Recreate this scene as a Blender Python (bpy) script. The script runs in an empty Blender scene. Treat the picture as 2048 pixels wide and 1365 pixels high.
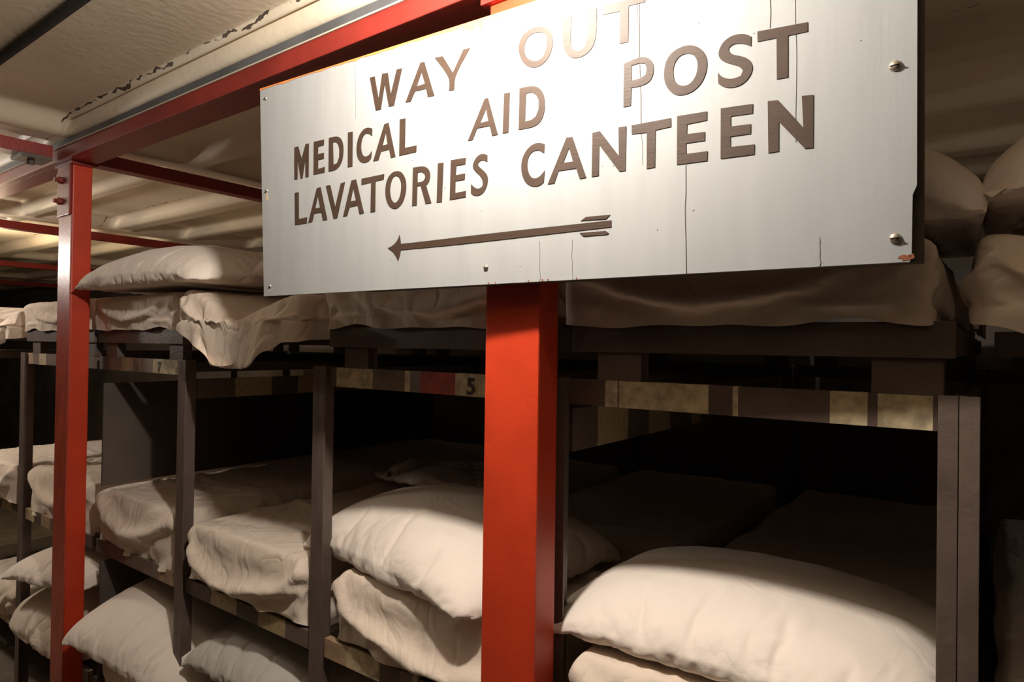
import bpy, bmesh, math, random
from mathutils import Vector, Matrix, noise
from mathutils.geometry import tessellate_polygon
SC = bpy.context.scene
C = SC.collection
R = math.radians
H = 1.62                      # camera (eye) height above the floor; Z of things below is given from eye level

# ---------------------------------------------------------------- camera, world, lights, exposure
cam = bpy.data.cameras.new('camera'); cam.sensor_width = 36; cam.lens = 36 * 1310 / 2048; cam.clip_start = .02
co = bpy.data.objects.new('camera', cam); C.objects.link(co)
a, p, r = R(36.5), R(.48), R(.82)
fwd = Vector((-math.sin(a) * math.cos(p), math.cos(a) * math.cos(p), math.sin(p)))
rt = Vector((math.cos(a), math.sin(a), 0)); up = rt.cross(fwd)
rt2 = rt * math.cos(r) + up * math.sin(r); up2 = up * math.cos(r) - rt * math.sin(r)
co.matrix_world = Matrix(((rt2.x, up2.x, -fwd.x, 0), (rt2.y, up2.y, -fwd.y, 0), (rt2.z, up2.z, -fwd.z, H), (0, 0, 0, 1)))
SC.camera = co
SC.view_settings.view_transform = 'Standard'; SC.view_settings.look = 'None'
SC.view_settings.gamma = 1; SC.view_settings.exposure = 0.2
w = bpy.data.worlds.new('world'); SC.world = w; w.use_nodes = True
w.node_tree.nodes['Background'].inputs[0].default_value = (.006, .005, .004, 1)
w.node_tree.nodes['Background'].inputs[1].default_value = 1

def lamp(name, loc, watts, col, rad):
    l = bpy.data.lights.new(name, 'POINT'); l.energy = watts; l.color = col; l.shadow_soft_size = rad
    o = bpy.data.objects.new(name, l); C.objects.link(o); o.location = (loc[0], loc[1], loc[2] + H); return o
WARM = (1.0, .91, .82)
lamp('aisle_lamp', (-.64, .585, .69), 50, WARM, .028)            # just above the frame, in front of the sign
lamp('tunnel_lamp', (-4.3, .42, .46), 27, WARM, .05)             # next lamp along the aisle, left of the frame
lamp('bay_lamp', (-5.6, 1.45, .42), 14, (1.0, .78, .52), .06)     # bare bulb between the bunks, left of the frame
lamp('right_bay_lamp', (1.25, 1.95, .50), 2.0, WARM, .06)          # bulb between the bunks, right of the frame
lamp('far_lamp', (4.2, -.6, .66), .8, WARM, .05)                 # next lamp along the aisle, behind the camera

# ---------------------------------------------------------------- materials
def mat(name, col, rough=.6, bump=0, bscale=60, var=0, vscale=6, metal=0, detail=4, spec=.5, stretch=None, sheen=0):
    m = bpy.data.materials.new(name); m.use_nodes = True; N = m.node_tree.nodes; K = m.node_tree.links
    b = N['Principled BSDF']; b.inputs['Roughness'].default_value = rough; b.inputs['Metallic'].default_value = metal
    b.inputs['Specular IOR Level'].default_value = spec
    b.inputs['Sheen Weight'].default_value = sheen
    b.inputs['Base Color'].default_value = (*col, 1)
    tc = N.new('ShaderNodeTexCoord'); src = tc.outputs['Object']
    if stretch:
        mp = N.new('ShaderNodeMapping'); mp.inputs['Scale'].default_value = stretch; K.new(src, mp.inputs[0]); src = mp.outputs[0]
    if var:
        n = N.new('ShaderNodeTexNoise'); n.inputs['Scale'].default_value = vscale; n.inputs['Detail'].default_value = detail
        K.new(src, n.inputs['Vector'])
        rp = N.new('ShaderNodeValToRGB'); rp.color_ramp.elements[0].position = .3; rp.color_ramp.elements[1].position = .7
        rp.color_ramp.elements[0].color = (*[c * (1 - var) for c in col], 1); rp.color_ramp.elements[1].color = (*[min(1, c * (1 + var)) for c in col], 1)
        K.new(n.outputs[0], rp.inputs[0]); K.new(rp.outputs[0], b.inputs['Base Color'])
    if bump:
        n = N.new('ShaderNodeTexNoise'); n.inputs['Scale'].default_value = bscale; n.inputs['Detail'].default_value = 5
        K.new(src, n.inputs['Vector'])
        bp = N.new('ShaderNodeBump'); bp.inputs['Strength'].default_value = bump; bp.inputs['Distance'].default_value = .01
        K.new(n.outputs[0], bp.inputs['Height']); K.new(bp.outputs[0], b.inputs['Normal'])
    return m
def band_mat(name, cols, scale, speck=True):
    """old paint patches along a rail: hard-edged bands along X (object space shifted per object)"""
    m = bpy.data.materials.new(name); m.use_nodes = True; N = m.node_tree.nodes; K = m.node_tree.links
    b = N['Principled BSDF']; b.inputs['Roughness'].default_value = .55
    tc = N.new('ShaderNodeTexCoord'); sp = N.new('ShaderNodeSeparateXYZ'); K.new(tc.outputs['Object'], sp.inputs[0])
    ad = N.new('ShaderNodeMath'); ad.operation = 'ADD'; K.new(sp.outputs[0], ad.inputs[0]); K.new(sp.outputs[1], ad.inputs[1])
    wn = N.new('ShaderNodeTexNoise'); wn.inputs['Scale'].default_value = 40; wn.inputs['Detail'].default_value = 3
    K.new(tc.outputs['Object'], wn.inputs['Vector'])
    wm = N.new('ShaderNodeMath'); wm.operation = 'MULTIPLY_ADD'; wm.inputs[1].default_value = .012; K.new(wn.outputs[0], wm.inputs[0]); K.new(ad.outputs[0], wm.inputs[2])
    v = N.new('ShaderNodeTexVoronoi'); v.voronoi_dimensions = '1D'; v.inputs['Scale'].default_value = scale
    K.new(wm.outputs[0], v.inputs['W'])
    s2 = N.new('ShaderNodeSeparateColor'); K.new(v.outputs['Color'], s2.inputs[0])
    rp = N.new('ShaderNodeValToRGB'); rp.color_ramp.interpolation = 'CONSTANT'; e = rp.color_ramp.elements
    while len(e) < len(cols): e.new(.5)
    for k, c in enumerate(cols): e[k].position = k / len(cols); e[k].color = (*c, 1)
    K.new(s2.outputs[0], rp.inputs[0])
    n2 = N.new('ShaderNodeTexNoise'); n2.inputs['Scale'].default_value = 130; n2.inputs['Detail'].default_value = 2; K.new(tc.outputs['Object'], n2.inputs['Vector'])
    r2 = N.new('ShaderNodeValToRGB'); r2.color_ramp.elements[0].position = .30; r2.color_ramp.elements[1].position = .38
    r2.color_ramp.elements[0].color = (.25, .2, .15, 1); r2.color_ramp.elements[1].color = (1, 1, 1, 1); K.new(n2.outputs[0], r2.inputs[0])
    mx = N.new('ShaderNodeMix'); mx.data_type = 'RGBA'; mx.blend_type = 'MULTIPLY'; mx.inputs[0].default_value = .8
    K.new(rp.outputs[0], mx.inputs[6]); K.new(r2.outputs[0], mx.inputs[7]); K.new(mx.outputs[2], b.inputs['Base Color'])
    return m
def crease(m, strength, scale):
    N = m.node_tree.nodes; K = m.node_tree.links; b = N['Principled BSDF']
    tc = N.new('ShaderNodeTexCoord'); n = N.new('ShaderNodeTexNoise'); n.inputs['Scale'].default_value = scale; n.inputs['Detail'].default_value = 2.5; n.inputs['Distortion'].default_value = 1.2
    K.new(tc.outputs['Object'], n.inputs['Vector'])
    s1 = N.new('ShaderNodeMath'); s1.operation = 'SUBTRACT'; s1.inputs[1].default_value = .5; K.new(n.outputs[0], s1.inputs[0])
    s2 = N.new('ShaderNodeMath'); s2.operation = 'ABSOLUTE'; K.new(s1.outputs[0], s2.inputs[0])
    s3 = N.new('ShaderNodeMath'); s3.operation = 'MINIMUM'; s3.inputs[1].default_value = .10; K.new(s2.outputs[0], s3.inputs[0])
    bp = N.new('ShaderNodeBump'); bp.inputs['Strength'].default_value = strength; bp.inputs['Distance'].default_value = .05
    old = b.inputs['Normal'].links[0].from_socket; K.new(old, bp.inputs['Normal']); K.new(s3.outputs[0], bp.inputs['Height']); K.new(bp.outputs[0], b.inputs['Normal']); return m
M_SHEET = mat('cotton_sheet', (.76, .64, .53), .85, .12, 220, .05, 3, spec=.2, sheen=.15)
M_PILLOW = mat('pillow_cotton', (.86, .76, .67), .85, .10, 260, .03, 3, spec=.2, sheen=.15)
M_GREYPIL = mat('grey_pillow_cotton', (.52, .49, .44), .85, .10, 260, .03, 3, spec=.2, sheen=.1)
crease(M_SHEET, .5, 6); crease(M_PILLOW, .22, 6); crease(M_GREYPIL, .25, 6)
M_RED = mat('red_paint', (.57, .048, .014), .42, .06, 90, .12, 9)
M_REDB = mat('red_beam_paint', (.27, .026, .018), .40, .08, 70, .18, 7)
M_SCUFF_SHEEN = mat('scuffed_sheen_red', (.42, .07, .04), .33, .10, 60, .3, 12, stretch=(6, 6, 1))  # scuffed red, its paler colour also stands in for lamp sheen
M_STEEL = mat('brown_steel_paint', (.115, .082, .066), .45, .10, 80, .25, 10)
M_DARK = mat('dark_board', (.085, .062, .045), .6, .08, 50, .25, 6)
M_PANEL = mat('grey_brown_panel', (.10, .078, .062), .6, .06, 30, .2, 4)
M_GREY = mat('grey_steel', (.10, .105, .11), .5, .1, 60, .2, 8)
M_BLACK = mat('black_rubber', (.012, .011, .010), .6)
M_BAND = band_mat('patched_rail_paint', [(.13, .09, .07), (.42, .32, .18), (.16, .11, .085), (.50, .38, .22), (.11, .08, .06), (.30, .03, .02), (.46, .34, .19), (.14, .1, .08)], 9)
M_WHITE = mat('white_card', (.8, .77, .7), .7)
M_BOLT = mat('bolt_metal', (.45, .40, .33), .35, metal=.8)
M_REDBOLT = mat('red_bolt', (.25, .03, .02), .4)
M_INK = mat('dark_paint', (.03, .02, .015), .5)
M_FLOOR = mat('concrete_floor', (.19, .155, .115), .8, .3, 40, .25, 5)
M_WALL = mat('tunnel_lining', (.07, .055, .042), .8, .3, 25, .3, 3)
M_CREAM = mat('cream_wall_paint', (.62, .54, .42), .7, .2, 20, .1, 3)
M_BOARD = mat('white_board_paint', (.315, .325, .325), .55, .03, 30, .05, 4, stretch=(6, 6, .8), spec=.3)
M_WOOD = mat('dark_edge_wood', (.07, .05, .035), .7, .1, 40, .3, 6)
M_LETTER = mat('brown_letter_paint', (.046, .028, .019), .55, .05, 60, .12, 14, stretch=(1, 1, 4), spec=.3)
M_CRACK = mat('crack_line', (.10, .085, .07), .8)
M_ORANGE = mat('orange_primer', (.75, .22, .06), .6)
M_RUST = mat('rust_spot', (.22, .07, .03), .8)
M_YELLOW = mat('yellow_patch', (.6, .42, .16), .6)

# ceiling paint: cream with a ragged rusty joint that runs along the panels
def ceiling_mat():
    m = mat('cream_ceiling_paint', (.84, .73, .56), .55, .13, 45, .08, 3)
    N = m.node_tree.nodes; K = m.node_tree.links; b = N['Principled BSDF']
    old = b.inputs['Base Color'].links[0].from_socket
    tc = N.new('ShaderNodeTexCoord'); sp = N.new('ShaderNodeSeparateXYZ'); K.new(tc.outputs['Object'], sp.inputs[0])
    n = N.new('ShaderNodeTexNoise'); n.inputs['Scale'].default_value = 14; n.inputs['Detail'].default_value = 6; K.new(tc.outputs['Object'], n.inputs['Vector'])
    def mth(op, *v):
        q = N.new('ShaderNodeMath'); q.operation = op
        for i, x in enumerate(v):
            if isinstance(x, (int, float)): q.inputs[i].default_value = x
            else: K.new(x, q.inputs[i])
        return q.outputs[0]
    off = mth('MULTIPLY', mth('SUBTRACT', n.outputs[0], .5), .03)
    y = mth('ADD', sp.outputs[1], off)
    d1 = mth('ABSOLUTE', mth('SUBTRACT', y, .893)); d2 = mth('ABSOLUTE', mth('SUBTRACT', y, 1.80))
    d = mth('MINIMUM', d1, d2)
    n3 = N.new('ShaderNodeTexNoise'); n3.inputs['Scale'].default_value = 26; K.new(tc.outputs['Object'], n3.inputs['Vector'])
    wd = mth('MULTIPLY', mth('MAXIMUM', mth('SUBTRACT', n3.outputs[0], .44), 0.0), .014)
    f = mth('LESS_THAN', d, wd)
    mx = N.new('ShaderNodeMix'); mx.data_type = 'RGBA'; K.new(f, mx.inputs[0]); K.new(old, mx.inputs[6]); mx.inputs[7].default_value = (.10, .07, .05, 1)
    K.new(mx.outputs[2], b.inputs['Base Color']); return m
M_CEIL = ceiling_mat()

# ---------------------------------------------------------------- helpers
def obj(name, bm, m, parent=None, smooth=False, loc=None):
    me = bpy.data.meshes.new(name); bm.normal_update(); bm.to_mesh(me); bm.free()
    o = bpy.data.objects.new(name, me); C.objects.link(o)
    for x in (m if isinstance(m, (list, tuple)) else [m]): me.materials.append(x)
    if smooth:
        for q in me.polygons: q.use_smooth = True
    if parent: o.parent = parent
    if loc: o.location = loc
    return o
def thing(name, label, cat, loc, group=None):
    o = bpy.data.objects.new(name, None); C.objects.link(o); o.location = loc; o.empty_display_size = .1
    o['label'] = label; o['category'] = cat
    if group: o['group'] = group
    return o
def tag(o, label, cat, group=None):
    o['label'] = label; o['category'] = cat
    if group: o['group'] = group
    return o
def struct(o): o['kind'] = 'structure'; return o
def box(bm, x0, x1, y0, y1, z0, z1, bev=.0, mi=0):
    vs = [bm.verts.new((x, y, z)) for x in (x0, x1) for y in (y0, y1) for z in (z0, z1)]
    F = [(0, 1, 3, 2), (4, 6, 7, 5), (0, 4, 5, 1), (2, 3, 7, 6), (0, 2, 6, 4), (1, 5, 7, 3)]
    fs = [bm.faces.new([vs[i] for i in f]) for f in F]
    for f in fs: f.material_index = mi
    if bev:
        es = {e for f in fs for e in f.edges}
        rr = bmesh.ops.bevel(bm, geom=list(es), offset=bev, segments=2, affect='EDGES', profile=.7)
        for f in rr['faces']: f.material_index = mi
    return bm
def B(*a, **k): return box(bmesh.new(), *a, **k)
def cyl(bm, c, axis, rad, depth, seg=16, r2=None):
    q = Vector((0, 0, 1)).rotation_difference(Vector(axis)).to_matrix().to_4x4()
    bmesh.ops.create_cone(bm, cap_ends=True, segments=seg, radius1=rad, radius2=rad if r2 is None else r2, depth=depth, matrix=Matrix.Translation(c) @ q)
    return bm

# ---------------------------------------------------------------- setting: floor, walls, ceiling decking
struct(obj('floor', B(-13, 5.2, -1.6, 3.5, -.1, 0), M_FLOOR))
struct(obj('wall_back', B(-13, 5.2, 3.40, 3.5, 0, H + .86), mat('dark_lining', (.13, .105, .085), .85, .3, 25, .3, 3)))
struct(obj('wall_front', B(-13, 5.2, -1.6, -1.5, 0, H + .86), M_WALL))
struct(obj('wall_left', B(-13.1, -13, -1.6, 3.5, 0, H + .86), M_WALL))
struct(obj('wall_right', B(5.2, 5.3, -1.6, 3.5, 0, H + .86), M_WALL))
XB = [-13, -11.7, -9.4, -7.05, -4.70, -2.74, -.70, 1.40, 3.40, 5.2]     # lines of the cross beams
ZF, ZR = .785, .728                                                      # panel face and rib face above eye level
def sm(t): t = max(0, min(1, t)); return t * t * (3 - 2 * t)
def prof(y):
    """0 on a panel face, 1 on a rib"""
    ribs = [(-.98, .05), (-.02, .05), (.985, .055), (1.40, .03), (1.93, .05), (2.36, .03), (2.89, .05), (3.32, .05)]
    if .86 < y < .985:                                   # lip beside the main beam: step, groove, rounded bead
        if y < .888: return 0
        if y < .905: return .30 * sm((y - .888) / .017)
        if y < .911: return .30 - .35 * sm((y - .905) / .006)
        if y < .935: return -.05 + 1.05 * math.sqrt(max(0, 1 - ((.935 - y) / .024) ** 2))
        return 1
    return max(sm(1 - (abs(y - c) - hw) / .05) for c, hw in ribs)
def ceil():
    bm = bmesh.new(); xs = []
    for k in range(len(XB) - 1):
        a0, a1 = XB[k], XB[k + 1]
        near = a0 > -5.5 and a0 < 2
        offs = [0, .03, .05, .07, .085, .10, .115, .13, .145, .16, .18, .21, .26]
        xs += [a0 + o for o in offs] + [a0 + (a1 - a0) * t for t in (.25, .35, .5, .65, .75)] + [a1 - o for o in reversed(offs[1:])]
    xs.append(XB[-1])
    ys = sorted([-1.5 + 4.9 * i / 330 for i in range(331)] + [.888 + .0024 * i for i in range(24)])
    rows = []
    for x in xs:
        e = min(abs(x - b) for b in XB)
        col = []
        for y in ys:
            pr = prof(y)
            ex = sm(1 - (e - .05) / .11)
            t = 1 - (1 - pr) * (1 - ex)                       # rounded panel ends
            n = noise.noise(Vector((x * 2.3, y * 2.3, 0))) * .004
            col.append(bm.verts.new((x, y, H + ZF + (ZR - ZF) * t + n)))
        rows.append(col)
    for i in range(len(xs) - 1):
        for j in range(len(ys) - 1):
            bm.faces.new((rows[i][j], rows[i][j + 1], rows[i + 1][j + 1], rows[i + 1][j]))
    return struct(obj('ceiling', bm, M_CEIL, smooth=True))
ceil()

lf = thing('lamp_blocker', 'unseen round lamp disc in front of the sign, added to cut light bouncing off the ceiling', 'lamp', (-.64, .585, H + ZF))
bm = bmesh.new(); cyl(bm, (0, 0, -.038), (0, 0, 1), .15, .022, 40); obj('blocker_disc', bm, M_BLACK, lf)  # unseen dark disc, added to stop ceiling bounce filling the sign's shadow
bm = bmesh.new(); cyl(bm, (0, 0, -.058), (0, 0, 1), .022, .018, 20); obj('bulb_holder', bm, M_BLACK, lf)
# ---------------------------------------------------------------- red steel frame
YP = .96                                           # front face of the posts
bx = thing('main_beam', 'long red steel beam under the ceiling, running the whole aisle above the posts', 'beam', (-3, .93, H + .66))
def lb(*a, **k):                                   # box in beam space
    x0, x1, y0, y1, z0, z1 = a
    return B(x0 + 3, x1 + 3, y0 - .93, y1 - .93, z0 - .66, z1 - .66, **k)
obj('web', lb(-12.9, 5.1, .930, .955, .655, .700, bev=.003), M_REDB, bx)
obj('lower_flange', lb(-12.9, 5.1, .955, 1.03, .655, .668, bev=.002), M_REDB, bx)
o = obj('top_plate', lb(-12.9, 5.1, .932, 1.03, .7025, .729, bev=.002), M_GREY, bx); o['label'] = 'dark grey steel strip'
o = obj('edge_strip', lb(-12.9, 5.1, .926, .935, .6995, .7035, bev=.001), M_CREAM, bx); o['label'] = 'thin pale edge'
bb = bmesh.new(); cyl(bb, (-.735 + 3, .918 - .93, .672 - .66), (0, 1, 0), .016, .03, 6); box(bb, -.76 + 3, -.71 + 3, .90 - .93, .93 - .93, .655 - .66, .69 - .66, .004)
obj('bracket', bb, M_RED, bx)

def post(xc, label):
    t = thing('red_post', label, 'post', (xc, YP, 0), 'red steel posts along the aisle')
    hw, d, zt = .0605, .064, H + .6545
    bm = B(-hw, hw, 0, d, 0, zt, bev=.004); obj('shaft', bm, M_RED, t)
    obj('foot_plate', B(-.075, .075, -.03, .085, 0, .012, bev=.003), M_RED, t)
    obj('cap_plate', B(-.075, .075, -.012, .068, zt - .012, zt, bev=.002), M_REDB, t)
    return t
def bolts(t, xs_zs):
    for x, y, z in xs_zs:
        bm = bmesh.new(); cyl(bm, (x, y, z), (0, 1, 0), .013, .016, 6); cyl(bm, (x, y - .012, z), (0, 1, 0), .008, .016, 10)
        obj('bolt', bm, M_REDBOLT, t)
pl = post(-2.775, 'red steel post with a bolted bracket and scuffed front, left of the sign')
bp_ = obj('bracket_plate', B(-.058, .052, -.009, 0, H + .46, H + .648, bev=.002), M_REDB, pl)
bolts(bp_, [(-.016, -.014, H + .592), (-.022, -.014, H + .515), (-.09, .02, H + .622)])
o = obj('front_strip', B(-.052, .0605, -.004, 0.0, .02, H + .455, bev=.002), M_SCUFF_SHEEN, pl); o['label'] = 'worn front face with lamp sheen put into its colour'
post(-.712, 'bright red steel post standing under the sign, between two bunks')

def xbeam(x, y0, y1, label, hgt=(.647, .694)):
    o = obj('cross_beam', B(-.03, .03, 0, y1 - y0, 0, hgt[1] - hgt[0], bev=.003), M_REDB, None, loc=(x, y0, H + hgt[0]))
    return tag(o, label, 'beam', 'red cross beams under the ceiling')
xbeam(-2.70, 1.032, 3.38, 'red cross beam running back over the bunks from the scuffed post')
xbeam(-4.66, 1.032, 3.38, 'red cross beam over the bunks, second nearest behind the scuffed post')
xbeam(-7.05, 1.032, 3.38, 'thin red cross beam far down the tunnel, third from the sign')
xbeam(-9.4, 1.032, 3.38, 'farthest visible red cross beam, low over the distant bunks')
ab = thing('cross_beam', 'short red cross beam over the aisle at the far left, with a bolted dark clamp', 'beam', (-2.80, -1.49, H + .66), 'red cross beams under the ceiling')
obj('beam', B(-.04, .04, 0, 2.40, 0, .045, bev=.003), M_REDB, ab)
cb = bmesh.new(); box(cb, -.055, .055, 2.30, 2.395, -.014, .0, .003); cyl(cb, (.0, 2.345, -.02), (0, 0, 1), .012, .02, 6)
o = obj('clamp', cb, M_STEEL, ab); o['label'] = 'dark bolted clamp'

cd = bmesh.new(); cyl(cd, (0, 0, 0), (1, 0, 0), .012, 17.8, 12)
tag(obj('conduit', cd, M_BLACK, smooth=True, loc=(-3.9, .60, H + .772)), 'black conduit running straight along the ceiling above the aisle', 'conduit')

# ---------------------------------------------------------------- sign
LET = {"way out":[[[3412,470,3544,474,3640,931,3744,465,3894,478,3962,908,4123,463,4261,470,4042,1141,3908,1139,3809,679,3695,1150,3561,1148]],[[4334,1140,4718,466,4814,471,5042,1146,4884,1142,4848,980,4579,975,4470,1144],[4624,888,4743,652,4821,879]],[[5064,455,5250,465,5478,816,5725,453,5875,462,5520,886,5506,1131,5385,1126,5409,889]],[[7314,437,7467,505,7549,633,7555,814,7490,979,7349,1093,7164,1106,6992,1002,6898,832,6882,680,6940,533,7100,437],[7299,530,7397,572,7446,680,7436,810,7379,954,7279,1004,7166,986,7051,911,7001,794,7005,684,7056,573,7171,523]],[[7750,422,7898,424,7884,751,7883,868,7916,961,7990,1011,8069,1013,8140,965,8182,847,8200,665,8204,412,8350,420,8337,838,8289,988,8211,1074,8081,1126,7949,1117,7838,1066,7764,959,7733,809]],[[8462,411,9150,437,9149,539,8888,530,8875,1076,8731,1068,8743,572,8460,553]]],"medical aid post":[[[1139,1498,1261,1494,1364,1773,1495,1484,1601,1485,1573,2188,1477,2185,1484,1802,1381,2195,1326,2195,1233,1765,1222,2193,1120,2192]],[[1759,1476,2073,1477,2060,1596,1889,1596,1875,1757,2060,1751,2057,1874,1882,1876,1871,2069,2079,2048,2073,2164,1732,2168]],[[2219,1467,2450,1469,2568,1523,2634,1651,2643,1806,2611,1977,2530,2097,2402,2164,2193,2160],[2336,1581,2428,1583,2493,1639,2525,1766,2509,1918,2453,2020,2340,2049]],[[2779,1449,2914,1454,2889,2152,2757,2149]],[[3457,1483,3337,1437,3203,1462,3081,1570,3014,1754,3016,1927,3079,2066,3219,2138,3353,2116,3421,2062,3436,1926,3370,1991,3266,2018,3183,1974,3141,1860,3144,1731,3191,1610,3276,1549,3364,1563,3448,1626]],[[3470,2131,3781,1455,3891,1445,4060,2129,3940,2132,3898,1963,3687,1975,3609,2132],[3727,1865,3820,1618,3858,1857]],[[4184,1430,4329,1437,4305,1997,4598,1995,4585,2117,4157,2125]],[[5798,2103,6173,1427,6245,1421,6444,2095,6320,2100,6276,1916,6008,1914,5908,2100],[6073,1829,6202,1608,6246,1826]],[[6584,1411,6704,1418,6666,2096,6545,2094]],[[6900,1388,7132,1391,7260,1432,7358,1544,7398,1697,7382,1888,7310,2022,7181,2092,6871,2086],[7030,1503,7131,1498,7216,1552,7272,1661,7270,1807,7212,1919,7126,1964,7001,1967]],[[8802,1396,9002,1354,9132,1361,9236,1422,9286,1532,9269,1683,9199,1767,9070,1796,8922,1788,8908,2060,8787,2059],[8922,1452,9049,1440,9143,1467,9172,1551,9153,1636,9071,1674,8921,1683]],[[9780,1339,9906,1375,10012,1457,10075,1575,10089,1702,10058,1847,9971,1981,9825,2057,9667,2058,9557,1998,9477,1889,9437,1754,9444,1608,9489,1471,9601,1370],[9799,1462,9886,1504,9940,1592,9951,1690,9924,1818,9845,1917,9737,1933,9638,1883,9584,1775,9579,1647,9610,1547,9690,1468]],[[10699,1440,10623,1385,10524,1361,10406,1369,10304,1431,10244,1548,10257,1636,10322,1706,10432,1763,10541,1820,10587,1885,10558,1953,10468,1974,10376,1959,10293,1912,10239,1844,10243,1998,10320,2067,10440,2099,10558,2086,10657,2020,10716,1913,10711,1821,10658,1736,10559,1677,10451,1637,10392,1573,10391,1526,10442,1487,10542,1494,10632,1532,10694,1576]],[[10782,1391,11424,1426,11424,1550,11178,1546,11177,2106,11035,2103,11033,1541,10784,1532]]],"lavatories canteen":[[[1123,2484,1249,2480,1241,3061,1503,3049,1493,3173,1115,3179]],[[1537,3170,1824,2464,1941,2458,2127,3160,1996,3163,1954,2989,1734,2994,1663,3166],[1767,2888,1854,2627,1920,2886]],[[2105,2454,2235,2452,2371,2921,2547,2453,2672,2443,2429,3154,2321,3161]],[[2600,3144,2855,2437,2987,2430,3191,3131,3068,3140,3020,2958,2797,2971,2719,3138],[2824,2855,2907,2596,2977,2855]],[[3143,2436,3758,2425,3745,2526,3525,2538,3501,3131,3375,3135,3402,2544,3135,2557]],[[4091,2407,4201,2438,4294,2550,4330,2698,4307,2881,4230,3047,4105,3127,4007,3135,3895,3084,3813,2970,3779,2819,3791,2652,3850,2513,3965,2423],[4089,2498,4157,2542,4202,2662,4188,2825,4141,2954,4065,3019,4009,3019,3940,2953,3906,2834,3909,2687,3962,2558,4019,2503]],[[4500,2402,4739,2406,4842,2445,4914,2531,4917,2651,4882,2737,4816,2779,4935,3118,4799,3124,4680,2762,4600,2767,4580,3124,4465,3126],[4615,2511,4710,2507,4781,2553,4800,2626,4760,2681,4694,2699,4607,2696]],[[5105,2408,5237,2413,5187,3128,5065,3125]],[[5407,2392,5748,2397,5737,2511,5536,2510,5516,2681,5727,2676,5718,2785,5509,2787,5496,3004,5739,2991,5733,3102,5371,3113]],[[6220,2421,6156,2387,6052,2381,5957,2443,5896,2549,5907,2618,5977,2690,6058,2762,6115,2855,6109,2949,6043,2989,5961,2975,5891,2922,5856,2881,5851,3046,5912,3092,6006,3112,6111,3083,6194,2988,6230,2860,6209,2763,6129,2677,6048,2612,6014,2566,6026,2520,6085,2490,6155,2500,6216,2541]],[[7379,2411,7264,2361,7121,2382,6989,2486,6914,2649,6920,2849,6997,3008,7141,3093,7270,3092,7355,3041,7377,2849,7286,2935,7186,2963,7100,2923,7043,2804,7036,2666,7075,2548,7163,2487,7277,2492,7366,2560]],[[7431,3083,7790,2368,7897,2376,8141,3066,8023,3072,7959,2893,7635,2891,7556,3084],[7724,2772,7834,2542,7904,2774]],[[8256,2370,8387,2366,8706,2802,8704,2358,8834,2362,8814,3045,8711,3047,8372,2579,8360,3064,8237,3067]],[[8920,2365,9543,2364,9545,2493,9303,2504,9290,3061,9160,3065,9166,2515,8922,2501]],[[9639,2354,10081,2364,10078,2492,9788,2499,9783,2643,10049,2653,10046,2780,9772,2777,9773,2932,10086,2939,10081,3077,9631,3071]],[[10277,2358,10718,2377,10714,2508,10417,2496,10416,2640,10691,2652,10687,2787,10410,2783,10413,2929,10739,2943,10736,3083,10272,3076]],[[10916,2378,11048,2389,11370,2821,11352,2391,11494,2405,11489,3106,11389,3102,11059,2684,11057,3088,10923,3093]]],"arrow":[[[3829,3884,3964,3844,4077,3758,4136,3649,4159,3753,4164,3826,4737,3824,6402,3800,8570,3794,8570,3898,6400,3932,5318,3946,4165,3942,4135,4058,4089,4157,4040,4052,3946,3950]],[[8038,3751,8131,3697,8550,3704,8479,3764]],[[8012,3946,8471,3951,8529,3996,8481,4011,8080,4007]]]}
s_o = Vector((-1.34589506, .845, .5760961 + H))
ex = Vector((.99735887, .07243674, .00531115)); nn = Vector((-.07258793, .99661972, .03847236)); ez = Vector((-.00250638, -.03875627, .99924555))
SW, SH = 1.2673, .4698
sign = thing('way_out_sign', 'large white wooden sign reading WAY OUT, MEDICAL AID POST, LAVATORIES CANTEEN, with a left arrow', 'sign', s_o)
sign.matrix_world = Matrix(((ex.x, nn.x, ez.x, s_o.x), (ex.y, nn.y, ez.y, s_o.y), (ex.z, nn.z, ez.z, s_o.z), (0, 0, 0, 1)))
def chaikin(P, n=2):
    for _ in range(n):
        Q = []; L = len(P)
        for i in range(L):
            p0, p1, p2 = P[i - 1], P[i], P[(i + 1) % L]
            a = (p1 - p0); b = (p2 - p1)
            ang = a.angle(b) if a.length and b.length else 0
            if ang > R(46) or len(P) < 9: Q.append(p1)
            else: Q += [p1.lerp(p0, .25), p1.lerp(p2, .25)]
        P = Q
    return P
def flat(bm, loops, y0, y1, mi=0):
    loops3 = [[Vector((q.x, 0, -q.y)) for q in L] for L in loops]
    flatv = [v for L in loops3 for v in L]
    front = [bm.verts.new((v.x, y0, v.z)) for v in flatv]; back = [bm.verts.new((v.x, y1, v.z)) for v in flatv]
    for t in tessellate_polygon(loops3):
        A = [front[i] for i in t]
        n = (A[1].co - A[0].co).cross(A[2].co - A[0].co)
        if n.y > 0: A.reverse()
        try: f = bm.faces.new(A); f.material_index = mi
        except ValueError: pass
    k = 0
    for L in loops3:
        m = len(L)
        for i in range(m):
            f = bm.faces.new((front[k + i], front[k + (i + 1) % m], back[k + (i + 1) % m], back[k + i])); f.material_index = mi
        k += m
bm = bmesh.new()
edge = [(0, 0), (SW, 0), (SW, .375), (SW - .0045, .386), (SW - .0055, SH - .004), (SW - .008, SH), (0, SH)]
flat(bm, [[Vector(q) for q in edge]], 0, .012)
bmesh.ops.contextual_create(bm, geom=[])
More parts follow.
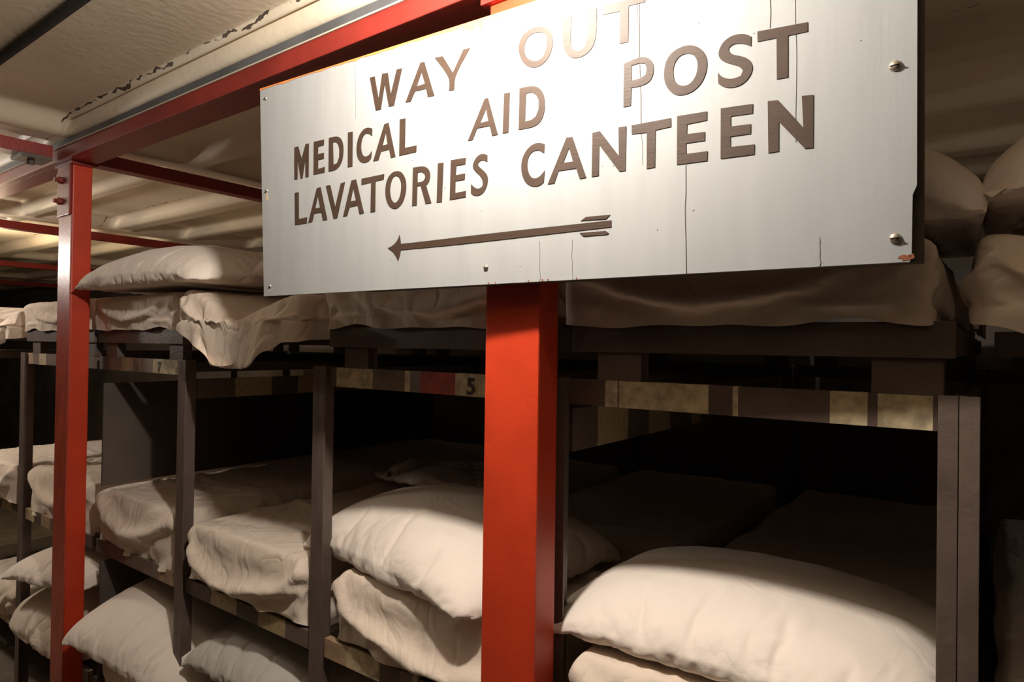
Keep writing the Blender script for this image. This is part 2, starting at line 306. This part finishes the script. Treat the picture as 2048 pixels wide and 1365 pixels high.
def strip(pts, wd, mi):
    for (u0, v0), (u1, v1) in zip(pts, pts[1:]):
        flat(bm, [[Vector((u0 - wd / 2, v0)), Vector((u0 + wd / 2, v0)), Vector((u1 + wd / 2, v1)), Vector((u1 - wd / 2, v1))]], -.0006, 0, mi)
rnd = random.Random(4)
for u, v0, v1, wd in [(.9065, .0, .235, .0011), (.9030, .0, .09, .0007), (.9757, .30, SH, .0012), (1.0957, .0, .138, .0013), (.7868, .405, SH, .0008), (.7264, .402, SH, .0006),
                      (1.1573, .43, SH, .0003), (.3990, .004, .035, .0006), (1.128, .02, .30, .0004), (.9085, .235, .30, .0004), (.30, .01, .12, .0004)]:
    pts = [(u + rnd.uniform(-.0012, .0012), v0 + (v1 - v0) * i / 7) for i in range(8)]
    strip(pts, wd * (.85 if u in (.9757, .9065) else .5), 1)
def blob(u, v, ru, rv, mi, n=14, y=-.0005):
    flat(bm, [[Vector((u + ru * math.cos(6.283 * i / n) * rnd.uniform(.5, 1), min(SH, max(0, v + rv * math.sin(6.283 * i / n) * rnd.uniform(.5, 1))))) for i in range(n)]], y, 0, mi)
# orange primer drips along the top edge
drip = [Vector((.46, .0))]
u = .46
while u < .80:
    dd = .004 + .006 * abs(noise.noise(Vector((u * 60, 1, 0)))) + .035 * max(0, noise.noise(Vector((u * 25, 7, 0)))) * math.exp(-((u - .61) / .05) ** 2)
    if abs(u - .61) < .025: dd += .018 * rnd.random()
    drip.append(Vector((u, dd))); u += .005
drip.append(Vector((.80, 0)))
flat(bm, [drip], -.0007, 0, 2)
dr2 = [Vector((.0, .0))] + [Vector((i * .02, .002 + .0035 * rnd.random())) for i in range(24)] + [Vector((.46, 0))]
flat(bm, [dr2], -.0007, 0, 2)
for q in [(1.2555, .4645, .009, .005), (1.262, .463, .004, .004)]: blob(*q, 3)
for q in [(.0165, .245, .004, .014), (.0205, .25, .003, .006)]: blob(*q, 4)
for _ in range(26): blob(rnd.uniform(.05, 1.22), rnd.uniform(.03, .46), rnd.uniform(.0006, .0016), rnd.uniform(.0005, .0012), 1, 7)
for _ in range(6): blob(rnd.uniform(.62, .9), SH - .002, rnd.uniform(.001, .003), .0025, 3, 7)
M_TAN = mat('tan_stain', (.55, .42, .30), .6)
board = obj('board', bm, [M_BOARD, M_CRACK, M_ORANGE, M_RUST, M_TAN], sign)
fr = bmesh.new()
box(fr, .30, SW + .008, .012, .046, -SH + .0, -SH + .05); box(fr, .30, SW + .008, .012, .046, -.05, -.004); box(fr, SW - .045, SW + .008, .012, .046, -SH + .05, -.05); box(fr, .30, .345, .012, .046, -SH + .05, -.05)
o = obj('backing_frame', fr, M_WOOD, sign); o['label'] = 'dark wooden battens behind the board'
WORDS = ['WAY', 'OUT', 'MEDICAL', 'AID', 'POST', 'LAVATORIES', 'CANTEEN']
for nm, polys in LET.items():
    i0 = 0
    for word in ([3] if nm == 'arrow' else [len(q) for q in nm.split()]):
        bm = bmesh.new()
        for pol in polys[i0:i0 + word]:
            loops = [chaikin([Vector((q[i] / 1e4, q[i + 1] / 1e4)) for i in range(0, len(q), 2)]) for q in pol]
            flat(bm, loops, -.0010, -.0001)
        i0 += word
        o = obj('painted_arrow' if nm == 'arrow' else 'lettering', bm, M_LETTER, sign)
        if nm == 'arrow': o['label'] = 'brown painted arrow pointing left'
        else: o['label'] = 'brown painted word ' + WORDS.pop(0)
def dome(bm, c, rad, hgt, sl=True):
    n = 14; rings = []
    for k in range(5):
        t = k / 4 * math.pi / 2
        rings.append([bm.verts.new((c[0] + rad * math.cos(t) * math.cos(6.283 * i / n), c[1] - hgt * math.sin(t), c[2] + rad * math.cos(t) * math.sin(6.283 * i / n))) for i in range(n)])
    for k in range(4):
        for i in range(n): bm.faces.new((rings[k][i], rings[k][(i + 1) % n], rings[k + 1][(i + 1) % n], rings[k + 1][i]))
    bmesh.ops.remove_doubles(bm, verts=rings[4], dist=1e-4)
for u, v, rad in [(.0186, .0252, .0045), (.0161, .2322, .0045), (.0221, .4481, .0042), (.6157, .4400, .0052), (1.2435, .2228, .0072), (1.2439, .4392, .0070)]:
    bm = bmesh.new(); dome(bm, (u, 0, -v), rad, rad * .62); box(bm, u - rad * .8, u + rad * .8, -rad * .66, -rad * .5, -v - rad * .09, -v + rad * .09, mi=1)
    obj('screw', bm, [M_BOLT, M_INK], board, smooth=True)

# ---------------------------------------------------------------- bunk beds
YB = 1.06                                          # front plane of the bunks
ED = [-4.92, -4.22, -3.52, -2.77, -2.10, -1.40, -.68, -.04, .66]
YR = 2.92
BG = 'steel bunk beds in the row'
BL = ['steel bunk bed at the far left edge, mostly hidden beyond its neighbour',
      'steel bunk bed at the left edge with a drooping top mattress',
      'steel bunk bed immediately left of the scuffed red post',
      'steel bunk bed right of the scuffed red post, with a painted 7 on its rail',
      'steel bunk bed without front rails, its top mattress sagging, beside the sign',
      'steel bunk bed left of the bright red post, painted 5 on its rail',
      'steel bunk bed right of the bright red post, cream speckled patches on its rail',
      'steel bunk bed at the right edge of the photo, beyond the last post']
def angle(x, y, sx, sy, z0, z1, wf=.023, wd=.045, th=.005):
    bm = bmesh.new()
    box(bm, min(x, x + sx * wf), max(x, x + sx * wf), min(y, y + sy * th), max(y, y + sy * th), z0, z1, .001)
    box(bm, min(x, x + sx * th), max(x, x + sx * th), min(y + sy * th, y + sy * wd), max(y + sy * th, y + sy * wd), z0, z1, .001)
    return bm
CR, BR, DK, RD, TN = 0, 1, 2, 3, 4
M_PATCH = [mat('cream_paint_patch', (.46, .37, .23), .6, .1, 60, .35, 55), mat('brown_paint_patch', (.17, .12, .09), .5, .1, 60, .2, 20), mat('dark_paint_patch', (.10, .065, .052), .5, .1, 60, .2, 20),
           mat('red_paint_patch', (.30, .035, .022), .5, .1, 60, .3, 30), mat('tan_paint_patch', (.34, .23, .14), .6, .1, 60, .3, 25)]
PATCH = {0: [(-4.3, BR)], 2: [(-3.43, TN), (-3.36, BR), (-3.28, CR), (-3.1, BR), (-2.95, DK), (-2.8, BR)],
         3: [(-2.66, DK), (-2.56, BR), (-2.47, TN), (-2.42, BR), (-2.416, CR), (-2.32, BR), (-2.15, CR), (-2.0, DK)],
         5: [(-1.345, DK), (-1.21, CR), (-1.10, BR), (-1.083, CR), (-1.05, BR), (-.945, RD), (-.83, CR), (-.7, BR)],
         6: [(-.578, DK), (-.553, CR), (-.550, DK), (-.385, CR), (-.345, DK), (-.336, CR), (-.20, DK), (-.150, CR), (-.137, DK), (-.07, CR), (-.0, DK)]}
PATCH2 = {2: [(-3.44, TN), (-3.38, CR), (-3.30, DK), (-3.2, TN), (-3.0, BR), (-2.8, DK)], 3: [(-2.5, DK), (-2.25, BR), (-2.14, TN)], 5: [(-1.29, TN), (-1.17, CR), (-1.10, DK), (-1.06, BR), (-1.045, CR), (-1.0, DK), (-.99, CR), (-.7, RD)]}
def patch_rail(t, xc, k, x0, x1, y0, PT=None, zb=-.108):
    PT = PT or PATCH
    bm = bmesh.new(); xa = x0
    for xe, mi in PT[k]:
        xb = min(x1, xe - xc)
        if (xe, mi) == PT[k][-1]: xb = x1
        if xb > xa + 1e-4: box(bm, xa, xb, y0, y0 + .02, H + zb, H + zb + .048, 0, mi)
        xa = max(xa, xb)
    bmesh.ops.remove_doubles(bm, verts=bm.verts, dist=1e-5)
    inner = [f for f in bm.faces if abs(f.normal.x) > .9 and x0 + 1e-3 < f.calc_center_median().x < x1 - 1e-3]
    bm.normal_update(); inner = [f for f in bm.faces if abs(f.normal.x) > .9 and x0 + 1e-3 < f.calc_center_median().x < x1 - 1e-3]
    bmesh.ops.delete(bm, geom=inner, context='FACES_ONLY')
    return obj('end_rail', bm, M_PATCH, t)
def bunk(k):
    xl, xr = ED[k], ED[k + 1]; xc = (xl + xr) / 2; hw = (xr - xl) / 2 - .0005
    t = thing('bunk_bed', BL[k], 'bunk bed', (xc, YB, 0), BG)
    D = YR - YB
    sag = k in (1, 4, 7)
    zt = H - .058
    skip = ()
    if k == 3: skip = ('fl',)
    if k == 2: skip = ('fr',)
    for nm, x, y, sx, sy in (('fl', -hw, 0, 1, 1), ('fr', hw, 0, -1, 1), ('rl', -hw, D, 1, -1), ('rr', hw, D, -1, -1)):
        if nm in skip: continue
        obj('leg', angle(x, y, sx, sy, 0, zt), M_STEEL, t)
    def rail(nm, x0, x1, y0, y1, z0, z1, m): return obj(nm, B(x0, x1, y0, y1, z0 + H, z1 + H, bev=.0015), m, t)
    front = 0.012
    # lower frame: top, middle and bottom tiers
    if not sag: patch_rail(t, xc, k, -hw + .024, hw - .024, front)
    for z in (-.80, -1.32):
        if z == -.80 and k in PATCH2: patch_rail(t, xc, k, -hw + .024, hw - .024, front, PATCH2, z)
        else: rail('end_rail', -hw + .024, hw - .024, front, front + .02, z, z + .047, M_BAND)
    for z in (-.108, -.80, -1.32): rail('end_rail', -hw + .024, hw - .024, D - .026, D - .006, z, z + .047, M_DARK)
    for s in (-1, 1):
        if s < 0 and k in (4, 6): rail('side_rail', -hw, -hw + .012, .047, D - .047, -.205 if k == 6 else -.185, -.120, M_BAND)
        else: rail('side_rail', s * hw - (.012 if s > 0 else 0), s * hw + (0 if s > 0 else .012), .047, D - .047, -.098, -.065, M_DARK)
        for z in (-.80, -1.32): rail('side_rail', s * hw - (.012 if s > 0 else 0), s * hw + (0 if s > 0 else .012), .047, D - .047, z, z + .047, M_STEEL)
    for z in (-.753, -1.273): rail('deck', -hw + .014, hw - .014, .042, D - .03, z - .018, z, M_DARK)
    # raised top tier on short posts
    for xs in (-hw + .085, hw - .105):
        for yy in ((D - .06,) if sag else (.012, D - .06)): rail('short_post', xs, xs + .088, yy, yy + .03, -.060, -.008, M_STEEL)
    if not sag:
        rail('top_rail', -hw + .035, hw - .004, .004, .03, -.008, .043, M_STEEL)
    rail('top_rail', -hw + .035, hw - .004, D - .05, D - .02, -.008, .043, M_STEEL)
    rail('top_deck', -hw + .036, hw - .006, .45 if sag else .032, D - .055, -.006, .040, M_DARK)
    if k == 3:
        rail('side_panel', -hw + .062, -hw + .072, .010, D - .05, -.545, -.16, M_PANEL)
        rail('side_panel', -hw + .062, -hw + .072, .010, D - .05, -1.55, -.83, M_PANEL)
    if k == 6:
        rail('end_panel', -.16, .06, D - .04, D - .028, -1.2, -.22, M_PANEL)
    return t
BUNK = [bunk(k) for k in range(8)]
def digit(s, x, z, size, par, m):
    c = bpy.data.curves.new('number', 'FONT'); c.body = s; c.size = size; c.extrude = .0006; c.offset = .001
    tmp = bpy.data.objects.new('tmp', c); C.objects.link(tmp)
    dg = bpy.context.evaluated_depsgraph_get(); me = bpy.data.meshes.new_from_object(tmp.evaluated_get(dg))
    bpy.data.objects.remove(tmp); me.transform(Matrix.Rotation(R(90), 4, 'X'))
    o = bpy.data.objects.new('painted_number', me); C.objects.link(o); me.materials.append(m); o.parent = par
    o.parent = [c for c in par.children if c.name.startswith('end_rail')][0]
    o.location = (x - par.location.x, .0105, H + z); o['label'] = 'painted number ' + s
    return o
digit('5', -.912, -.103, .050, BUNK[5], M_INK)
digit('7', -2.285, -.103, .048, BUNK[3], M_INK)

# ---------------------------------------------------------------- cloth: pillows and mattresses are inflated / draped once, then copied
def collider(o):
    o.modifiers.new('k', 'COLLISION'); o.collision.thickness_outer = .004; o.collision.cloth_friction = 20; o.collision.damping = .6
def cloth(o, stiff, bend, mass, shrink):
    m = o.modifiers.new('c', 'CLOTH'); s = m.settings
    s.quality = 6; s.mass = mass; s.tension_stiffness = s.compression_stiffness = stiff; s.shear_stiffness = stiff * .4; s.bending_stiffness = bend
    s.tension_damping = s.compression_damping = s.shear_damping = 8; s.bending_damping = .6; s.air_damping = 2; s.shrink_min = shrink
    m.collision_settings.distance_min = .006; m.collision_settings.collision_quality = 3
    m.point_cache.frame_start = 1; m.point_cache.frame_end = 60
    return s
SIM = []
def sim_pillow(name, w, d, seed, press, at, rot=(0, 0, 0), nx=80, ny=56, shrink=-.04):
    bm = bmesh.new(); T = {}; U = {}
    for j in range(ny + 1):
        for i in range(nx + 1):
            x = (i / nx - .5) * w; y = (j / ny - .5) * d
            h = .03 * (1 - (2 * i / nx - 1) ** 4) * (1 - (2 * j / ny - 1) ** 4)
            n = noise.noise(Vector((x * 9 + seed * 7, y * 9, seed))) * .007
            T[i, j] = bm.verts.new((x, y, h + n)); U[i, j] = T[i, j] if (i in (0, nx) or j in (0, ny)) else bm.verts.new((x, y, -h + n))
    for j in range(ny):
        for i in range(nx):
            q = ((i, j), (i + 1, j), (i + 1, j + 1), (i, j + 1))
            bm.faces.new([T[z] for z in q]); bm.faces.new([U[z] for z in reversed(q)])
    bm.verts.index_update(); seam = [T[q].index for q in T if q[0] in (0, nx) or q[1] in (0, ny)]
    o = obj(name, bm, M_PILLOW); o.location = at; o.rotation_euler = rot
    o.vertex_groups.new(name='seam').add([T[q].index for q in T if q[0] in (0, nx) or q[1] in (0, ny)] if False else seam, 1, 'REPLACE')
    s = cloth(o, 15, .04, .22, shrink); s.vertex_group_shrink = 'seam'; s.shrink_max = .06; s.use_pressure = True; s.uniform_pressure_force = press
    SIM.append((name, o, at)); return o
def sim_sheet(name, w, h, seed, slack, at, droop=None, hemz=-.02, L=1.86, lean=0.0, fold=.02):
    """cotton cover over a foam slab; front bottom centre at 'at'; open underneath, hem pinned"""
    k, nx = 8, 44; ys = []; y = 0; st = .017
    while y < L: ys.append(y); st = st if y < .42 else min(.14, st * 1.3); y += st
    ys[-1] = L
    dz = droop or (lambda x, y: 0)
    prof = [(-w / 2, h * a / k) for a in range(k)] + [(-w / 2 + w * i / nx, h) for i in range(nx + 1)] + [(w / 2, h * (1 - (a + 1) / k)) for a in range(k)]
    bm = bmesh.new()
    G = [[bm.verts.new((x, y, z)) for x, z in prof] for y in ys]
    for r_ in range(len(ys) - 1):
        for q in range(len(prof) - 1): bm.faces.new((G[r_][q], G[r_][q + 1], G[r_ + 1][q + 1], G[r_ + 1][q]))
    F = [G[0][k:k + nx + 1]]
    for a in range(1, k + 1):
        F.append([G[0][k - a]] + [bm.verts.new((-w / 2 + w * i / nx, -lean * a / k, h * (1 - a / k))) for i in range(1, nx)] + [G[0][k + nx + a]])
    for a in range(k):
        for i in range(nx): bm.faces.new((F[a][i], F[a + 1][i], F[a + 1][i + 1], F[a][i + 1]))
    bm.normal_update(); bm.verts.index_update()
    hem = {v.index for v in F[k]} | {r_[0].index for r_ in G} | {r_[-1].index for r_ in G} | {v.index for v in G[-1]}
    front_hem = {v.index for v in F[k]}
    for v in bm.verts:
        n = noise.noise(v.co * 12 + Vector((seed * 5, 0, 0))); c0 = v.co.copy()
        v.co += v.normal * (.010 + .008 * n)
        v.co.z += dz(c0.x, c0.y)
        if v.index in front_hem:
            v.co.z += hemz + .016 * noise.noise(Vector((c0.x * 7, seed * 3, 1))); v.co.y += fold * noise.noise(Vector((c0.x * 10, seed * 3, 5)))
    o = obj(name, bm, M_SHEET); o.location = at
    o.vertex_groups.new(name='pin').add(list(hem), 1, 'REPLACE')
    s = cloth(o, 20, .12, .2, -slack); s.vertex_group_mass = 'pin'; s.pin_stiffness = 1
    fb = bmesh.new(); nf, mf = 18, 26
    gv = {}
    for i in range(nf + 1):
        for j in range(mf + 1):
            for q in (0, 1):
                x = -w / 2 + .010 + (w - .020) * (.5 - .5 * math.cos(math.pi * i / nf)); y = .004 + (L - .012) * (j / mf) ** 2.2
                r_ = .012
                edge = max(0, r_ - min(x + w / 2, w / 2 - x, y)) / r_
                gv[i, j, q] = fb.verts.new((x, y, dz(x, y) + (h - .004 - .008 * edge ** 2 if q else .0)))
    for i in range(nf):
        for j in range(mf):
            fb.faces.new([gv[a_] for a_ in ((i, j, 1), (i + 1, j, 1), (i + 1, j + 1, 1), (i, j + 1, 1))]); fb.faces.new([gv[a_] for a_ in ((i, j, 0), (i, j + 1, 0), (i + 1, j + 1, 0), (i + 1, j, 0))])
    for i in range(nf):
        for j in (0, mf): fb.faces.new([gv[a_] for a_ in ((i, j, 0), (i + 1, j, 0), (i + 1, j, 1), (i, j, 1))])
    for j in range(mf):
        for i in (0, nf): fb.faces.new([gv[a_] for a_ in ((i, j, 0), (i, j, 1), (i, j + 1, 1), (i, j + 1, 0))])
    bmesh.ops.recalc_face_normals(fb, faces=fb.faces)
    f = obj(name + '_foam', fb, M_DARK); f.location = at; collider(f); FOAM.append(f)
    SIM.append((name, o, at)); return o
FOAM = []
fl = obj('sim_floor', B(-20, 20, -6, 6, -.1, 0), M_DARK); fl.location = (0, 20, -5); collider(fl); FOAM.append(fl)
Z0 = -5
sim_pillow('pa', .84, .56, 1, 30, (-6, 20, Z0 + .14), (.10, 0, 0))
sim_pillow('pb', .81, .58, 2, 30, (-5, 20, Z0 + .14), (-.12, .05, 0))
sim_pillow('pc', .78, .52, 3, 20, (-4, 20, Z0 + .14), (.2, .08, 0), shrink=-.08)
sim_pillow('pd', .80, .56, 5, 32, (-3, 20, Z0 + .14), (.05, -.1, 0))
sim_pillow('pe', .84, .64, 8, 20, (-2, 20, Z0 + .20), (.3, .1, 0), shrink=-.16)
bump = lambda t, c, s: math.exp(-((t - c) / s) ** 2)
sim_sheet('top', .655, .112, 1, .02, (0, 20, Z0), hemz=-.004, fold=.01)
sim_sheet('mida', .665, .175, 2, .04, (1.2, 20, Z0), hemz=.01, fold=.03)
sim_sheet('midb', .665, .185, 4, .045, (2.4, 20, Z0), hemz=-.01, lean=.0, fold=.03)
sim_sheet('flat', .665, .12, 6, .05, (3.6, 20, Z0), hemz=-.02)
sim_sheet('sag', .665, .115, 9, .06, (4.8, 20, Z0), hemz=-.012, lean=.03, droop=lambda x, y: -.070 * bump(x, .01, .16) * math.exp(-(max(y, 0) / .30) ** 2) - .035 * (1 - bump(x, -.34, .13)) * math.exp(-(max(y, 0) / .3) ** 2))
for f in range(1, 43): SC.frame_set(f)
dg = bpy.context.evaluated_depsgraph_get()
BASE = {}
for name, o, at in SIM:
    me = bpy.data.meshes.new_from_object(o.evaluated_get(dg)); me.name = 'cloth_' + name
    if name[0] == 'p':
        zs = [v.co for v in me.vertices]
        me.transform(Matrix.Translation(Vector(at) - Vector((at[0], at[1], Z0)))  @ o.rotation_euler.to_matrix().to_4x4())
    for q in me.polygons: q.use_smooth = True
    BASE[name] = me
for name, o, at in SIM: bpy.data.objects.remove(o)
for o in FOAM: bpy.data.objects.remove(o)
SC.frame_set(1)
MIR = {}
def mesh_of(name, mirror=False, m=None):
    key = (name, mirror, m.name if m else '')
    if key not in MIR:
        me = BASE[name].copy()
        if mirror: me.transform(Matrix.Scale(-1, 4, (1, 0, 0))); me.flip_normals()
        me.materials.clear(); me.materials.append(m or (M_PILLOW if name[0] == 'p' else M_SHEET)); MIR[key] = me
    return MIR[key]
def put(kind, name, x, y, z, label, rot=(0, 0, 0), mirror=False, sc=(1, 1, 1), m=None):
    o = bpy.data.objects.new(kind, mesh_of(name, mirror, m)); C.objects.link(o)
    o.location = (x, y, z + H); o.rotation_euler = rot; o.scale = sc
    s = o.modifiers.new('smooth', 'SUBSURF'); s.levels = 0; s.render_levels = 1
    return tag(o, label, 'pillow' if kind == 'pillow' else 'mattress', 'pillows on the bunk beds' if kind == 'pillow' else 'mattresses in cream covers on the bunk beds')
MC = [(a_ + b_) / 2 for a_, b_ in zip(ED, ED[1:])]
EXT = {}
for nm_, me_ in BASE.items():
    vx = [v.co.x for v in me_.vertices]; vy = [v.co.y for v in me_.vertices]; vz = sorted(v.co.z for v in me_.vertices if v.co.y < .8)
    EXT[nm_] = (max(vx) - min(vx), (max(vx) + min(vx)) / 2, min(vy), vz[int(len(vz) * .985)])
def top_of(name, sz=1): return EXT[name][3] * sz + .002
def matt(k, name, z, label, mirror=False, y=1.03, sx=None, sz=1, rot=(0, 0, 0)):
    w_, c_, f_, _ = EXT[name]; sx = (ED[k + 1] - ED[k] - (.008 if z > 0 else .052)) / w_
    sh = 0
    if k == 3 and z > -1: sx = (ED[k + 1] - ED[k] - (.008 if z > 0 else .03)) / w_; sh = 0 if z > 0 else -.012
    if k == 3 and z < -1: sx = (ED[k + 1] - ED[k] - .108) / w_; sh = .027
    return put('mattress', name, MC[k] + sh - c_ * sx * (-1 if mirror else 1), y - f_ * .955, z, label, rot, mirror, (sx, .955, sz))
TOP, MID, LOW = .0435, -.7525, -1.2725
matt(1, 'sag', TOP + .002, 'drooping cream top mattress at the left edge of the photo', y=.99)
matt(2, 'top', TOP, 'small cream top mattress half hidden behind the scuffed red post', y=1.03)
matt(3, 'top', TOP, 'cream top mattress with a square front, right of the scuffed red post', y=1.03, mirror=True)
sagm = matt(4, 'sag', TOP + .002, 'cream top mattress with one corner hanging down, in front of the gap without a rail', y=.97)
matt(5, 'top', TOP, 'cream top mattress just under the sign, left of the bright red post', y=1.03)
matt(6, 'top', TOP, 'brown-shaded top mattress under the right half of the sign', y=1.03, mirror=True)
m7 = matt(7, 'sag', TOP + .002, 'shaded top mattress hanging down at the right edge of the photo', y=1.03); m7.location.x -= .02; m7.scale.x *= 1.04
matt(1, 'mida', MID, 'cream middle mattress cut off by the left edge of the photo', y=1.0)
matt(2, 'midb', MID, 'crumpled cream middle mattress crossing behind the scuffed red post', y=1.03)
matt(3, 'midb', MID, 'crumpled cream middle mattress right of the scuffed red post, no pillow on it', y=1.028, mirror=True)
matt(4, 'mida', MID, 'cream middle mattress in the second gap, between two dark bunk legs', y=1.02)
matt(5, 'mida', MID, 'cream middle mattress under the whitest pillow, left of the bright red post', y=1.028, mirror=True)
matt(6, 'midb', MID, 'cream middle mattress at the bottom, right of the bright red post', y=.99)
matt(7, 'mida', MID, 'shaded middle mattress at the lower right corner of the photo', y=1.0)
for k, lb_ in ((1, 'bottom mattress at the lower left edge of the photo'), (3, 'bottom mattress showing under the pillow right of the scuffed red post'), (4, 'bottom mattress in shade under the greyish pillow'), (5, 'bottom mattress under the lowest rail left of the bright red post')):
    matt(k, 'flat', LOW, lb_, y=1.03, sz={3: 1.0, 4: 1.6}.get(k, 1))
tg = obj('care_tag', B(-.05, .045, -.008, -.006, -.062, .01), M_WHITE, None); tg.parent = sagm; tg.location = (.27 - .36, .0, -.02); tg['label'] = 'small white paper tag'

def pil(name, x, y, z, label, **k): return put('pillow', name, x, y, z, label, **k)
ZT = TOP + top_of('top')
ZM = MID + top_of('mida'); ZMB = MID + top_of('midb'); ZS = TOP + top_of('sag')
pil('pa', -2.30, 1.22, ZT + .0, 'plump wrinkled pillow on the top bunk right of the scuffed red post', rot=(.0, 0, .04))
pil('pb', -1.555, 1.40, ZS, 'top-bunk pillow in the shade beside the left edge of the sign', rot=(0, 0, -.05), sc=(.82, 1, 1))
pil('pd', -.375, 1.30, ZT, 'shaded top-bunk pillow partly hidden by the right edge of the sign', rot=(0, 0, .03), sc=(.95, 1, 1.25), mirror=True)
pil('pb', .345, 1.34, ZS, 'shaded top-bunk pillow with a lit upper edge at the right border of the photo', sc=(.95, 1, 1.25))
pil('pb', -1.165, 1.335, ZM - .01, 'bright white pillow with a crimped seam, left of the bright red post', rot=(.04, 0, -.17), sc=(.95, 1, 1.05))
pil('pd', -.375, 1.315, ZMB - .01, 'large cream pillow at the lower right, right of the bright red post', rot=(.0, 0, .0), sc=(.87, 1.02, .80))
pil('pc', .34, 1.36, ZM, 'dark shaded pillow at the right edge, behind the last bunk leg', sc=(.8, 1, 1))
pil('pc', -1.75, 2.0, ZM + .02, 'dim pillow deep in the dark bunk, left of the bright red post', sc=(.8, 1, 1))
ZL = LOW + top_of('flat')
pil('pb', -3.10, 1.22, ZL + .125, 'pillow on the stuffed sack behind the scuffed red post', rot=(.05, -.12, .05), sc=(.9, .9, .8))
pil('pa', -2.33, 1.20, ZL + .045, 'bottom pillow with a pointed corner against the scuffed red post', rot=(.16, .24, .26), sc=(.74, 1, 1.05), mirror=True)
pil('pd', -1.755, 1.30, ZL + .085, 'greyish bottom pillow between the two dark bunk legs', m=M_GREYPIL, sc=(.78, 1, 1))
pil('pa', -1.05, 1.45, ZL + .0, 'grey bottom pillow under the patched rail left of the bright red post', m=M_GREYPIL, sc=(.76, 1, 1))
sk = put('bedding_sack', 'pe', -3.18, 1.25, LOW + .004, 'crumpled cream sack of bedding on the bottom bunk left of the scuffed red post', rot=(0, 0, 0), sc=(.86, .85, 1.35), m=M_SHEET)
tag(sk, sk['label'], 'sack'); del sk['group']
